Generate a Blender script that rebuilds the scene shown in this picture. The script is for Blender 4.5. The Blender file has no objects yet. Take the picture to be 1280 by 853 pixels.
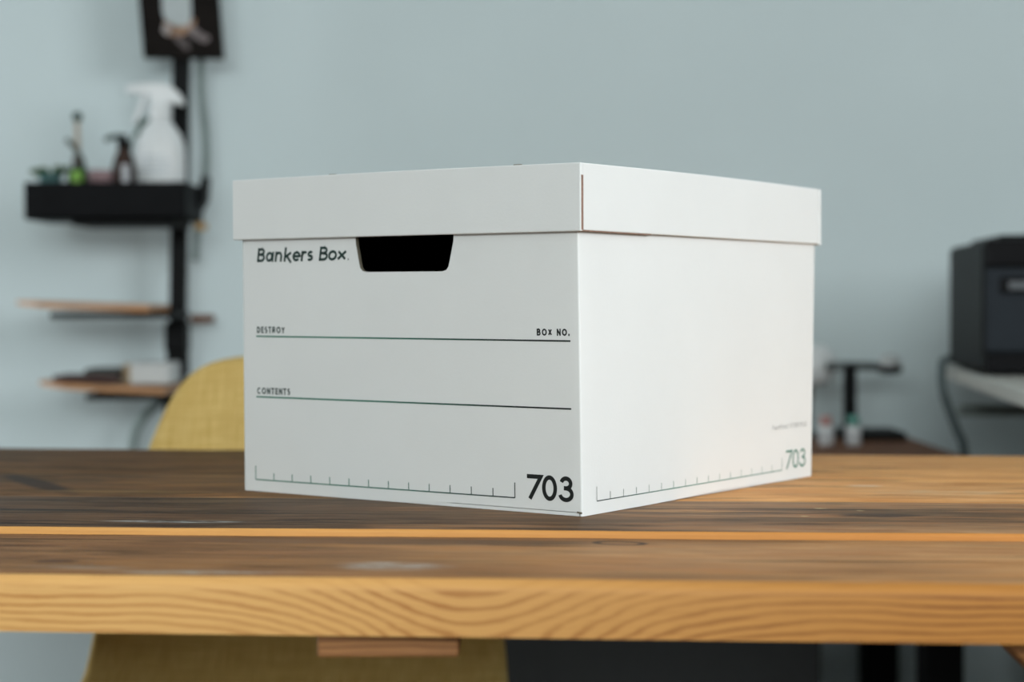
import bpy, bmesh, math, random
from mathutils import Vector, Matrix
random.seed(7)
C = bpy.context.scene.collection
PI = math.pi

# ------------------------------------------------------------------ camera
cam_d = bpy.data.cameras.new('camera')
cam = bpy.data.objects.new('camera', cam_d); C.objects.link(cam)
cam_d.sensor_width = 36.0
cam_d.lens = 64.81
cam.matrix_world = (Matrix.Translation((0, 0, 0.8798)) @ Matrix.Rotation(PI/2 - 0.0221, 4, 'X')
                    @ Matrix.Rotation(-0.0039, 4, 'Z'))
cam_d.clip_start = 0.05
cam_d.dof.use_dof = True
cam_d.dof.focus_distance = 1.37
cam_d.dof.aperture_fstop = 4.2
bpy.context.scene.camera = cam

# ------------------------------------------------------------------ world, lights, exposure
w = bpy.data.worlds.new('sky'); bpy.context.scene.world = w; w.use_nodes = True
bg = w.node_tree.nodes['Background']
bg.inputs[0].default_value = (0.78, 0.88, 1.0, 1); bg.inputs[1].default_value = 1.0

def area_light(name, loc, direction, sx, sy, power, color):
    l = bpy.data.lights.new(name, 'AREA'); l.shape = 'RECTANGLE'; l.size = sx; l.size_y = sy
    l.energy = power; l.color = color
    o = bpy.data.objects.new(name, l); C.objects.link(o); o.location = loc
    o.rotation_euler = Vector(direction).to_track_quat('-Z', 'Y').to_euler()
    return o
area_light('window_daylight_right', (2.52, -0.15, 1.75), (-1, 0, 0), 1.9, 1.0, 56, (0.96, 0.99, 1.0))
area_light('rear_fill', (-0.45, -2.52, 1.85), (0, 1, 0), 2.5, 0.9, 80, (0.93, 1.0, 0.99))  # soft fill added behind the camera, from no seen source
area_light('left_wall_fill', (-2.52, 2.82, 0.62), (1, 0, 0), 0.6, 1.1, 21, (0.93, 0.98, 1.0))  # low fill added to brighten the lower left wall

vs = bpy.context.scene.view_settings
vs.view_transform = 'Standard'; vs.look = 'None'; vs.gamma = 1.0; vs.use_curve_mapping = False
vs.exposure = 0.06

# ------------------------------------------------------------------ materials
def new_mat(name):
    m = bpy.data.materials.new(name); m.use_nodes = True
    return m, m.node_tree.nodes, m.node_tree.links, m.node_tree.nodes['Principled BSDF']

def mat(name, col, rough=0.5, metal=0.0, var=0.06, scale=30.0, bump=0.0, bscale=None, spec=0.5, stretch=(1, 1, 1),
        trans=0.0):
    m, n, L, b = new_mat(name)
    tc = n.new('ShaderNodeTexCoord'); mp = n.new('ShaderNodeMapping'); mp.inputs['Scale'].default_value = stretch
    L.new(tc.outputs['Object'], mp.inputs[0])
    nz = n.new('ShaderNodeTexNoise'); nz.inputs['Scale'].default_value = scale; nz.inputs['Detail'].default_value = 4
    L.new(mp.outputs[0], nz.inputs['Vector'])
    r = n.new('ShaderNodeValToRGB')
    r.color_ramp.elements[0].position = 0.3; r.color_ramp.elements[1].position = 0.7
    r.color_ramp.elements[0].color = tuple(max(0, c*(1-var)) for c in col) + (1,)
    r.color_ramp.elements[1].color = tuple(min(1, c*(1+var)) for c in col) + (1,)
    L.new(nz.outputs['Fac'], r.inputs[0]); L.new(r.outputs[0], b.inputs['Base Color'])
    b.inputs['Roughness'].default_value = rough; b.inputs['Metallic'].default_value = metal
    b.inputs['Specular IOR Level'].default_value = spec
    b.inputs['Transmission Weight'].default_value = trans
    if bump:
        nb = n.new('ShaderNodeTexNoise'); nb.inputs['Scale'].default_value = bscale or scale*4
        L.new(mp.outputs[0], nb.inputs['Vector'])
        bp = n.new('ShaderNodeBump'); bp.inputs['Strength'].default_value = bump; bp.inputs['Distance'].default_value = 0.002
        L.new(nb.outputs['Fac'], bp.inputs['Height']); L.new(bp.outputs[0], b.inputs['Normal'])
    return m

class NG:
    """small helper for writing shader arithmetic"""
    def __init__(s, m): s.n = m.node_tree.nodes; s.L = m.node_tree.links
    def put(s, sock, v):
        if isinstance(v, (int, float)): sock.default_value = v
        elif isinstance(v, tuple): sock.default_value = v if len(v) == 4 or sock.type != 'RGBA' else v + (1,)
        else: s.L.new(v, sock)
    def math(s, op, a, b=0.0, clamp=False):
        x = s.n.new('ShaderNodeMath'); x.operation = op; x.use_clamp = clamp
        s.put(x.inputs[0], a); s.put(x.inputs[1], b); return x.outputs[0]
    def mix(s, f, a, b):
        x = s.n.new('ShaderNodeMix'); x.data_type = 'RGBA'; s.put(x.inputs[0], f)
        s.put(x.inputs[6], a); s.put(x.inputs[7], b); return x.outputs[2]
    def ramp(s, f, lo, hi):
        x = s.n.new('ShaderNodeMapRange'); x.interpolation_type = 'SMOOTHSTEP'; s.put(x.inputs[0], f)
        x.inputs[1].default_value = lo; x.inputs[2].default_value = hi; return x.outputs[0]
    def noise(s, uv, sx, sy, seed=0.0, detail=4, rough=0.55, dist=0.0):
        mp = s.n.new('ShaderNodeMapping'); mp.inputs['Scale'].default_value = (sx, sy, 1)
        mp.inputs['Location'].default_value = (seed*3.7, seed*1.9, seed)
        s.L.new(uv, mp.inputs[0])
        x = s.n.new('ShaderNodeTexNoise'); x.inputs['Scale'].default_value = 1; x.inputs['Detail'].default_value = detail
        x.inputs['Roughness'].default_value = rough; x.inputs['Distortion'].default_value = dist
        s.L.new(mp.outputs[0], x.inputs['Vector']); return x.outputs['Fac']

def wood_top(name, seed, bias, slope, dark, dark2, light, light2, marks=(), streak=0.9, rough=0.55):
    """weathered board: honey wood under a worn brown patina, darkened leftwards for box shade, metres in UV"""
    m, n, L, b = new_mat(name); g = NG(m)
    uv = n.new('ShaderNodeUVMap'); uv.uv_map = 'metres'; U = uv.outputs[0]
    sp = n.new('ShaderNodeSeparateXYZ'); L.new(U, sp.inputs[0]); X, Y = sp.outputs[0], sp.outputs[1]
    broad = g.noise(U, 2.2, 13, seed, 5, 0.6, 0.3)
    blot = g.noise(U, 5, 9, seed+5, 3, 0.5)
    fine = g.noise(U, 13, 130, seed+9, 5, 0.7)
    mids = g.noise(U, 6, 42, seed+31, 4, 0.65, 0.2)
    crack = g.noise(U, 5.0, 85, seed+13, 3, 0.5)
    p = g.math('ADD', g.math('MULTIPLY', X, -slope), bias)  # left-to-right slope also puts window light and box shade into the colour
    p = g.math('ADD', p, g.math('MULTIPLY', g.math('SUBTRACT', broad, 0.5), streak*1.6))
    p = g.math('ADD', p, g.math('MULTIPLY', g.math('SUBTRACT', blot, 0.5), 0.8))
    p = g.math('ADD', p, g.math('MULTIPLY', g.math('SUBTRACT', mids, 0.5), 1.9))
    p = g.math('ADD', p, g.math('MULTIPLY', g.math('SUBTRACT', fine, 0.5), 1.4))
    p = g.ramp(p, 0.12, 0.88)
    fr = g.ramp(g.math('ADD', g.math('MULTIPLY', fine, .6), g.math('MULTIPLY', mids, .4)), 0.41, 0.60)
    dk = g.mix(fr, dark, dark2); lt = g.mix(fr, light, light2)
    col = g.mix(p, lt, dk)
    hue = g.ramp(g.noise(U, 3.0, 20, seed+41, 3, 0.5), 0.45, 0.65)
    col = g.mix(g.math('MULTIPLY', hue, 0.35), col, tuple(d*.5+l*.5 for d, l in zip((.30*dark2[0]/.2, .12*dark2[0]/.2, .05*dark2[0]/.2), dark2)))
    cr = g.ramp(crack, 0.60, 0.68)
    col = g.mix(g.math('MULTIPLY', cr, 0.75), col, tuple(c*0.45 for c in dark))
    wob = g.noise(U, 40, 160, seed+21, 4, 0.6)
    for (mx, my, rx, ry, rot, mc, st, edge) in marks:
        ca, sa = math.cos(rot), math.sin(rot)
        dx = g.math('SUBTRACT', X, mx); dy = g.math('SUBTRACT', Y, my)
        a = g.math('DIVIDE', g.math('ADD', g.math('MULTIPLY', dx, ca), g.math('MULTIPLY', dy, sa)), rx)
        c = g.math('DIVIDE', g.math('SUBTRACT', g.math('MULTIPLY', dy, ca), g.math('MULTIPLY', dx, sa)), ry)
        d = g.math('SQRT', g.math('ADD', g.math('MULTIPLY', a, a), g.math('MULTIPLY', c, c)))
        d = g.math('ADD', d, g.math('MULTIPLY', g.math('SUBTRACT', wob, 0.5), 1.6*edge))
        if st < 0:   # a ring: the outline of a knot
            k = g.math('SUBTRACT', 1.0, g.ramp(g.math('ABSOLUTE', g.math('SUBTRACT', d, 0.85)), 0.05, 0.25))
            k = g.math('MULTIPLY', k, -st)
        else:
            k = g.math('MULTIPLY', g.math('SUBTRACT', 1.0, g.ramp(d, 0.45, 1.0)), st)
            if mc[0] > .3: k = g.math('MULTIPLY', k, g.ramp(g.math('ADD', g.math('MULTIPLY', wob, .6), g.math('MULTIPLY', fine, .4)), .40, .60))
        col = g.mix(k, col, mc)
    L.new(col, b.inputs['Base Color'])
    b.inputs['Roughness'].default_value = rough; b.inputs['Specular IOR Level'].default_value = 0.06
    bp = n.new('ShaderNodeBump'); bp.inputs['Strength'].default_value = 0.35; bp.inputs['Distance'].default_value = 0.0012
    L.new(g.math('SUBTRACT', fine, g.math('MULTIPLY', cr, 0.8)), bp.inputs['Height']); L.new(bp.outputs[0], b.inputs['Normal'])
    return m

def wood_edge(name, seed, c_left, c_right, l_left, l_right, x0=None, amp=0.045, wid=0.10, freq=1150.0, contrast=0.8, top=0.035):
    """cut edge of a board: growth rings that dip towards a knot at x0, metres in UV"""
    m, n, L, b = new_mat(name); g = NG(m)
    uv = n.new('ShaderNodeUVMap'); uv.uv_map = 'metres'; U = uv.outputs[0]
    sp = n.new('ShaderNodeSeparateXYZ'); L.new(U, sp.inputs[0]); X, Y = sp.outputs[0], sp.outputs[1]
    v = Y
    if x0 is not None:
        d = g.math('DIVIDE', g.math('SUBTRACT', X, x0), wid)
        gs = g.math('EXPONENT', g.math('MULTIPLY', g.math('MULTIPLY', d, d), -1.0))
        am = g.math('SUBTRACT', amp, g.math('MULTIPLY', Y, amp*0.30/top))
        v = g.math('ADD', v, g.math('MULTIPLY', gs, am))
    lo = g.noise(U, 6, 25, seed, 3, 0.5)
    mid = g.noise(U, 26, 120, seed+3, 4, 0.6)
    v = g.math('ADD', v, g.math('MULTIPLY', g.math('SUBTRACT', lo, 0.5), 0.014))
    v = g.math('ADD', v, g.math('MULTIPLY', g.math('SUBTRACT', mid, 0.5), 0.0028))
    s = g.math('SINE', g.math('MULTIPLY', v, freq))
    s = g.ramp(s, 0.0, 1.0)
    fine = g.noise(U, 20, 700, seed+8, 4, 0.6)
    xg = g.ramp(X, -0.30, 0.30)
    base = g.mix(xg, c_left, c_right); line = g.mix(xg, l_left, l_right)
    sp_k = g.ramp(lo, 0.25, 0.75)
    f = g.math('MULTIPLY', s, g.math('MULTIPLY', g.math('ADD', sp_k, 0.35), contrast), True)
    f = g.math('MULTIPLY', f, g.math('SUBTRACT', 1.0, g.math('MULTIPLY', g.ramp(Y, top-.009, top-.006), .8)))
    col = g.mix(f, base, line)
    col = g.mix(g.math('MULTIPLY', g.ramp(fine, 0.45, 0.8), 0.35), col, line)
    L.new(col, b.inputs['Base Color'])
    b.inputs['Roughness'].default_value = 0.55; b.inputs['Specular IOR Level'].default_value = 0.3
    bp = n.new('ShaderNodeBump'); bp.inputs['Strength'].default_value = 0.2; bp.inputs['Distance'].default_value = 0.001
    L.new(fine, bp.inputs['Height']); L.new(bp.outputs[0], b.inputs['Normal'])
    return m

def ink_mat(name, left, right, x_a, x_b, axis_dir):
    """printing ink whose tint drifts from green to near black along the box side"""
    m, n, L, b = new_mat(name); g = NG(m)
    tc = n.new('ShaderNodeTexCoord')
    dot = n.new('ShaderNodeVectorMath'); dot.operation = 'DOT_PRODUCT'
    L.new(tc.outputs['Object'], dot.inputs[0]); dot.inputs[1].default_value = axis_dir
    f = g.ramp(dot.outputs['Value'], x_a, x_b)
    nz = n.new('ShaderNodeTexNoise'); nz.inputs['Scale'].default_value = 900
    L.new(tc.outputs['Object'], nz.inputs['Vector'])
    col = g.mix(f, left, right)
    col = g.mix(g.math('MULTIPLY', g.ramp(nz.outputs['Fac'], 0.55, 0.8), 0.12), col, (0.25, 0.3, 0.29))
    L.new(col, b.inputs['Base Color']); b.inputs['Roughness'].default_value = 0.5
    return m

M = {}
M['wall'] = mat('wall_paint', (0.60, 0.69, 0.705), 0.85, var=0.02, scale=3, bump=0.05, bscale=300, spec=0.1)
M['wall_dim'] = mat('dark_unseen_wall_paint', (0.20, 0.19, 0.18), 0.85, var=0.03, scale=3)  # unseen walls, given a dark colour to cut bounce light
M['ceiling'] = mat('ceiling_paint', (0.75, 0.77, 0.76), 0.9, var=0.02, scale=3)
M['floor'] = mat('floor_boards', (0.045, 0.034, 0.027), 0.6, var=0.35, scale=4, stretch=(1, 8, 1))
M['trim'] = mat('white_trim', (0.7, 0.71, 0.7), 0.5, var=0.02)
M['card'] = mat('white_cardboard', (0.80, 0.82, 0.815), 0.62, var=0.012, scale=14, bump=0.04, bscale=500, spec=0.3)
M['kraft'] = mat('raw_kraft_board', (0.30, 0.19, 0.15), 0.9, var=0.25, scale=300, bump=0.3, bscale=900)
M['rim'] = mat('cut_rim_board', (.17,.15,.11), .9, var=.2, scale=300)
M['inside'] = mat('box_inside_shade', (0.02, 0.018, 0.016), 0.95, var=0.1, scale=40)  # near-black puts the shade inside the box into the colour
M['black'] = mat('black_metal', (0.008, 0.0085, 0.009), 0.55, spec=0.08, var=0.2, scale=20)
M['tray'] = mat('black_plastic_tray', (0.008, 0.0085, 0.0095), 0.6, spec=0.06, var=0.15, scale=20)
M['shelf'] = mat('shelf_wood', (0.47, 0.24, 0.11), 0.5, var=0.25, scale=25, stretch=(1, 12, 12))
M['white'] = mat('white_plastic', (0.72, 0.75, 0.76), 0.35, var=0.02)
M['print_grey'] = mat('grey_label_print', (0.50, 0.56, 0.60), 0.5, var=0.05)
M['cable'] = mat('grey_cable', (0.19, 0.245, 0.235), 0.5, var=0.05)
M['cable_dark'] = mat('dark_cable', (0.075, 0.105, 0.11), 0.5, var=0.05)
M['fabric_leg'] = mat('chair_leg_wood', (0.35, 0.22, 0.11), 0.5, var=0.2, scale=20, stretch=(8, 8, 1))
M['desk'] = mat('dark_brown_desk_wood', (0.16, 0.068, 0.034), 0.55, spec=0.06, var=0.3, scale=10, stretch=(2, 20, 20))
M['printer'] = mat('charcoal_plastic', (0.010, 0.011, 0.0115), 0.5, spec=0.07, var=0.08)
M['printer_blue'] = mat('slate_plastic_front', (0.018, 0.023, 0.029), 0.45, spec=0.1, var=0.06)
M['printer_gloss'] = mat('black_gloss_plastic', (0.006, 0.006, 0.007), 0.3, spec=0.08, var=0.05)
M['silver'] = mat('silver_plastic', (0.45, 0.47, 0.47), 0.35, metal=0.0, var=0.05)
M['tabletop_white'] = mat('off_white_laminate', (0.50, 0.50, 0.46), 0.45, var=0.03)
M['steel_grey'] = mat('grey_steel', (0.12, 0.14, 0.14), 0.45, metal=0.3, var=0.05)

def fabric():
    m, n, L, b = new_mat('mustard_woven_fabric'); g = NG(m)
    tc = n.new('ShaderNodeUVMap'); tc.uv_map = 'metres'; U = tc.outputs[0]
    a = g.noise(U, 18, 420, 1, 3); c = g.noise(U, 420, 18, 4, 3); d = g.noise(U, 60, 9, 9, 2); e = g.noise(U, 9, 60, 12, 2)
    f = g.math('ADD', g.math('MULTIPLY', a, 0.5), g.math('MULTIPLY', c, 0.5))
    f2 = g.math('ADD', g.math('MULTIPLY', d, 0.5), g.math('MULTIPLY', e, 0.5))
    col = g.mix(g.ramp(f, 0.36, 0.64), (0.54, 0.36, 0.105), (0.74, 0.55, 0.22))
    col = g.mix(g.math('MULTIPLY', g.ramp(f2, 0.40, 0.62), 0.45), col, (0.55, 0.37, 0.12))
    L.new(col, b.inputs['Base Color']); b.inputs['Roughness'].default_value = 0.95
    b.inputs['Specular IOR Level'].default_value = 0.1
    bp = n.new('ShaderNodeBump'); bp.inputs['Strength'].default_value = 0.4; bp.inputs['Distance'].default_value = 0.001
    L.new(f, bp.inputs['Height']); L.new(bp.outputs[0], b.inputs['Normal'])
    return m
M['fabric'] = fabric()

# ------------------------------------------------------------------ helpers
def obj(name, bm, m, parent=None, smooth=False, bevel=0.0, seg=2):
    me = bpy.data.meshes.new(name)
    bmesh.ops.recalc_face_normals(bm, faces=bm.faces)
    bm.to_mesh(me); bm.free()
    for x in (m if isinstance(m, (list, tuple)) else [m]): me.materials.append(x)
    if smooth:
        for p in me.polygons: p.use_smooth = True
    o = bpy.data.objects.new(name, me); C.objects.link(o)
    if bevel:
        md = o.modifiers.new('bevel', 'BEVEL'); md.width = bevel; md.segments = seg; md.limit_method = 'ANGLE'
        md.angle_limit = math.radians(40)
    if parent:
        o.parent = parent
        o.matrix_parent_inverse = (Matrix.Translation(parent.location) @ parent.rotation_euler.to_matrix().to_4x4()).inverted() \
            if parent.type == 'EMPTY' else parent_world(parent).inverted()
    return o
def parent_world(p):
    mw = Matrix.Translation(p.location) @ p.rotation_euler.to_matrix().to_4x4()
    return (parent_world(p.parent) @ p.matrix_parent_inverse @ mw) if p.parent else mw
def thing(name, label, cat, loc=(0, 0, 0), group=None):
    o = bpy.data.objects.new(name, None); C.objects.link(o); o.location = loc
    o.empty_display_size = 0.05
    return tag(o, label, cat, group)
def tag(o, label, cat, group=None):
    o['label'] = label; o['category'] = cat
    if group: o['group'] = group
    return o
def struct(name, bm, m, parent=None, **k):
    o = obj(name, bm, m, parent, **k)
    if not parent: o['kind'] = 'structure'
    return o
def box(bm, x0, x1, y0, y1, z0, z1, mi=0):
    v = [bm.verts.new(p) for p in ((x0,y0,z0),(x1,y0,z0),(x1,y1,z0),(x0,y1,z0),(x0,y0,z1),(x1,y0,z1),(x1,y1,z1),(x0,y1,z1))]
    for f in ((0,3,2,1),(4,5,6,7),(0,1,5,4),(1,2,6,5),(2,3,7,6),(3,0,4,7)):
        bm.faces.new([v[i] for i in f]).material_index = mi
    return bm
def hexa(bm, pts, mi=0):
    """8 points: bottom four then top four"""
    v = [bm.verts.new(p) for p in pts]
    for f in ((0,3,2,1),(4,5,6,7),(0,1,5,4),(1,2,6,5),(2,3,7,6),(3,0,4,7)):
        bm.faces.new([v[i] for i in f]).material_index = mi
    return bm
def bx(*a): return box(bmesh.new(), *a)
def lathe(prof, cx=0, cy=0, cz=0, n=24, bm=None, tilt=None):
    """prof: (radius, z) from bottom to top"""
    bm = bm or bmesh.new(); rings = []
    T = Matrix.Translation((cx, cy, cz)) @ (tilt.to_4x4() if tilt else Matrix.Identity(4))
    for r, z in prof:
        rings.append([bm.verts.new(T @ Vector((r*math.cos(2*PI*i/n), r*math.sin(2*PI*i/n), z))) for i in range(n)])
    for a, b in zip(rings, rings[1:]):
        for i in range(n): bm.faces.new((a[i], a[(i+1) % n], b[(i+1) % n], b[i]))
    bm.faces.new(rings[0][::-1]); bm.faces.new(rings[-1])
    return bm
def smooth_path(pts, k=6):
    P = [Vector(p) for p in pts]; out = []
    Q = [P[0]*2 - P[1]] + P + [P[-1]*2 - P[-2]]
    for i in range(1, len(Q)-2):
        for j in range(k):
            t = j/k; a, b, c, d = Q[i-1:i+3]
            out.append(0.5*((2*b) + (c-a)*t + (2*a-5*b+4*c-d)*t*t + (3*b-a-3*c+d)*t**3))
    out.append(P[-1]); return out
def tube(pts, r, n=10, bm=None, curve=True, rs=None):
    bm = bm or bmesh.new(); P = smooth_path(pts) if curve else [Vector(p) for p in pts]; rings = []
    for i, p in enumerate(P):
        t = (P[min(i+1, len(P)-1)] - P[max(i-1, 0)]).normalized()
        a = t.orthogonal().normalized() if i == 0 else (pa - t*pa.dot(t)).normalized()
        pa = a; b = t.cross(a)
        rr = r if rs is None else rs[0] + (rs[1]-rs[0])*i/(len(P)-1)
        rings.append([bm.verts.new(p + (a*math.cos(2*PI*k/n) + b*math.sin(2*PI*k/n))*rr) for k in range(n)])
    for a, b in zip(rings, rings[1:]):
        for i in range(n): bm.faces.new((a[i], a[(i+1) % n], b[(i+1) % n], b[i]))
    bm.faces.new(rings[0][::-1]); bm.faces.new(rings[-1]); return bm
def prism(outline, axis, d0, d1, bm=None):
    """outline: 2D points; axis 'y': points are (x,z); axis 'z': (x,y); axis 'x': (y,z)"""
    bm = bm or bmesh.new()
    def P(a, b, d): return {'y': (a, d, b), 'z': (a, b, d), 'x': (d, a, b)}[axis]
    A = [bm.verts.new(P(a, b, d0)) for a, b in outline]; B = [bm.verts.new(P(a, b, d1)) for a, b in outline]
    bm.faces.new(A); bm.faces.new(B[::-1]); k = len(A)
    for i in range(k): bm.faces.new((A[i], B[i], B[(i+1) % k], A[(i+1) % k]))
    return bm

# ------------------------------------------------------------------ room shell
YB = 3.25
struct('floor', bx(-2.7, 2.7, -2.7, YB+.1, -0.1, 0), M['floor'])
struct('ceiling', bx(-2.7, 2.7, -2.7, YB+.1, 2.5, 2.6), M['ceiling'])
struct('wall_back', bx(-2.7, 2.7, YB, YB+.1, 0, 2.5), M['wall'])
b = bmesh.new()
box(b, -2.7, -2.6, -2.6, 2.44, 0, 2.5); box(b, -2.7, -2.6, 3.2, YB, 0, 2.5); box(b, -2.7, -2.6, 2.44, 3.2, 1.26, 2.5)
struct('wall_left', b, M['wall_dim'])
b = bmesh.new()
for y0, y1 in ((2.44, 2.5), (3.14, 3.2)): box(b, -2.68, -2.62, y0, y1, 0, 1.26)
box(b, -2.68, -2.62, 2.5, 3.14, 1.20, 1.26); box(b, -2.68, -2.62, 2.5, 3.14, 0, .06)
struct('added_opening_left', b, M['trim'])  # unseen low opening, added for the left fill light
b = bmesh.new()
box(b, 2.6, 2.7, -2.6, YB, 0, 1.2); box(b, 2.6, 2.7, -2.6, YB, 2.3, 2.5)
box(b, 2.6, 2.7, -2.6, -1.15, 1.2, 2.3); box(b, 2.6, 2.7, .85, YB, 1.2, 2.3)
struct('wall_right', b, M['wall_dim'])
b = bmesh.new()
box(b, -2.7, 2.7, -2.7, -2.6, 0, 1.35); box(b, -2.7, 2.7, -2.7, -2.6, 2.3, 2.5)
box(b, -2.7, -1.75, -2.7, -2.6, 1.35, 2.3); box(b, .85, 2.7, -2.7, -2.6, 1.35, 2.3)
struct('wall_front', b, M['wall_dim'])
b = bmesh.new()
for y0, y1 in ((-1.15, -1.1), (.8, .85), (-.175, -.125)): box(b, 2.62, 2.68, y0, y1, 1.2, 2.3)
box(b, 2.62, 2.68, -1.15, .85, 1.2, 1.25); box(b, 2.62, 2.68, -1.15, .85, 2.25, 2.3)
struct('window_1', b, M['trim'])
b = bmesh.new()
for x0, x1 in ((-1.75, -1.7), (.8, .85), (-.475, -.425)): box(b, x0, x1, -2.68, -2.62, 1.35, 2.3)
box(b, -1.75, .85, -2.68, -2.62, 1.35, 1.4); box(b, -1.75, .85, -2.68, -2.62, 2.25, 2.3)
struct('added_rear_window', b, M['trim'])  # unseen opening behind the camera, added for the rear fill light

# ------------------------------------------------------------------ wooden table
TZ = 0.72            # top of the rear boards
TB = 0.681           # underside of all boards
table = thing('plank_table', 'heavy wooden table of wide weathered planks with honey-coloured edges, carrying the white box', 'table', (-.1, 1.5, 0))
def line(p, q):
    s = (q[1]-p[1])/(q[0]-p[0]); return lambda x: p[1] + (x-p[0])*s
L_front = line((-.3091, 1.1078), (.2926, 1.0523))
L_s1 = line((-.3647, 1.3078), (.3457, 1.2434))
L_s2 = line((-.4235, 1.5198), (.3979, 1.4313))
L_s3 = line((-.4788, 1.7192), (.4428, 1.5929))
L_far = line((-.5629, 2.0223), (.5194, 1.8686))
XA, XB, NS = -1.0, 0.72, 86
def wob(x, seed, a): return a*(math.sin(x*17+seed)*.5 + math.sin(x*41+seed*2.3)*.3 + math.sin(x*97+seed*5.1)*.2)
def plank(fy, by, top, mats, seed, rf, rb, gap=0.0008, amp=0.0006):
    bm = bmesh.new(); uvl = bm.loops.layers.uv.new('metres')
    rings = []; uvs = []
    for i in range(NS+1):
        x = XA + (XB-XA)*i/NS
        y0 = fy(x) + wob(x, seed, amp) + gap; y1 = by(x) - gap + wob(x, seed+3, amp*.5); t = top + wob(x, seed+7, amp*.4)
        pr = [(y0, TB, 0)]                                   # y, z, v in the edge UV
        for k in range(6):
            a = PI/2*k/5; pr.append((y0 + rf*(1-math.cos(a)), t - rf*(1-math.sin(a))))
        for k in range(4):
            a = PI/2*k/3; pr.append((y1 - rb*(1-math.sin(a)), t - rb*(1-math.cos(a))))
        pr.append((y1, TB))
        rings.append([bm.verts.new((x, p[0], p[1])) for p in pr]); uvs.append((x, fy(x)))
    k = len(rings[0])
    for i in range(NS):
        for j in range(k):
            j2 = (j+1) % k
            f = bm.faces.new((rings[i][j], rings[i+1][j], rings[i+1][j2], rings[i][j2]))
            istop = 5 <= j <= 8
            f.material_index = 0 if istop else 1; f.smooth = j not in (k-1, k-2, 0) or True
            for lp in f.loops:
                co = lp.vert.co
                base = L_front(co.x)
                if istop: lp[uvl].uv = (co.x, co.y - base)
                else: lp[uvl].uv = (co.x, co.z - TB + (0 if j < k-2 else co.y))
    for ring in (rings[0][::-1], rings[-1]):
        f = bm.faces.new(ring); f.material_index = 1
        for lp in f.loops: lp[uvl].uv = (lp.vert.co.y, lp.vert.co.z - TB)
    o = obj('plank', bm, mats, table)
    for p in o.data.polygons: p.use_smooth = False
    for p in o.data.polygons:
        if abs(p.normal.x) < .5: p.use_smooth = True
    o.data.set_sharp_from_angle(angle=math.radians(35))
    return o
DK, DK2 = (0.075, 0.044, 0.024), (0.20, 0.125, 0.066)
LT, LT2 = (0.60, 0.27, 0.085), (0.86, 0.47, 0.19)
pale = (0.42, 0.42, 0.36)
M['edge_front'] = wood_edge('front_edge_wood', 3, (0.74, 0.42, 0.145), (0.47, 0.20, 0.040), (0.50, 0.215, 0.055), (0.23, 0.075, 0.012), x0=-.02)  # lighter left end carries light from the left in its colour
M['edge_gap'] = wood_edge('orange_edge_wood', 11, (0.72, 0.37, 0.11), (0.60, 0.25, 0.055), (0.55, 0.25, 0.07), (0.40, 0.16, 0.04), freq=700, contrast=.4)
M['edge_rear'] = wood_edge('rear_edge_wood', 17, (0.35, 0.2, 0.09), (0.5, 0.27, 0.1), (0.2, 0.1, 0.04), (0.3, 0.14, 0.04), freq=700, contrast=.4)
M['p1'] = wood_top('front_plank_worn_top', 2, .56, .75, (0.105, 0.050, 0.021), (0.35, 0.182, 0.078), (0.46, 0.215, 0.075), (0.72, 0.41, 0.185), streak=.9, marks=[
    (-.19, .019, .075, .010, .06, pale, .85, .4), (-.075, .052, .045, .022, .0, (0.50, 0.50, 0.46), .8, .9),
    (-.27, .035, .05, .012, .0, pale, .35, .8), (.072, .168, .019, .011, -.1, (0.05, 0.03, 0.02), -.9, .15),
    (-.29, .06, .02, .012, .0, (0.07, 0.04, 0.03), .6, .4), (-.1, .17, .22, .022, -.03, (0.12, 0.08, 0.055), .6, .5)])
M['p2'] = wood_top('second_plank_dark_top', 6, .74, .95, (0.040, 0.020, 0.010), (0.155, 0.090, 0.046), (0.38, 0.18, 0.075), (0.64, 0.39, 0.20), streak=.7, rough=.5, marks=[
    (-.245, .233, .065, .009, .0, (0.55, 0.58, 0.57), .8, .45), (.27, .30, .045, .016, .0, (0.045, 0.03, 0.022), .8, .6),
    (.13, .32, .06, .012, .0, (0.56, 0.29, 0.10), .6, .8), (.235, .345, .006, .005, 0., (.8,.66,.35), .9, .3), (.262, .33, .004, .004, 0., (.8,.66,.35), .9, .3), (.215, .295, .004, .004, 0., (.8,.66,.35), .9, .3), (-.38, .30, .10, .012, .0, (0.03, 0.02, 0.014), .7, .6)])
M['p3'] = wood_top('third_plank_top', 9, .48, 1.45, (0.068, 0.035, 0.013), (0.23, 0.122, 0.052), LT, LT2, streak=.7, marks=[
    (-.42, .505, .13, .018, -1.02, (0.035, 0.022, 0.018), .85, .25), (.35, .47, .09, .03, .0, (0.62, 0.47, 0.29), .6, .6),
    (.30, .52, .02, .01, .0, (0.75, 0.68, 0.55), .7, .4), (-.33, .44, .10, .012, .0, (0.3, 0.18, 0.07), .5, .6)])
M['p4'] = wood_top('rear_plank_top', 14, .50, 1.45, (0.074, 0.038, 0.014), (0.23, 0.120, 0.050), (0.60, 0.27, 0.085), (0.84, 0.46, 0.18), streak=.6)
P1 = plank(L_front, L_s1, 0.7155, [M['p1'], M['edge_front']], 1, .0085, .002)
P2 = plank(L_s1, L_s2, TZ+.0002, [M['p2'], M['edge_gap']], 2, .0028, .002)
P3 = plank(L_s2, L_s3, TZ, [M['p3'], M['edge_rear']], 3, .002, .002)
P4 = plank(L_s3, L_far, TZ, [M['p4'], M['edge_rear']], 4, .002, .006)
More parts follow.
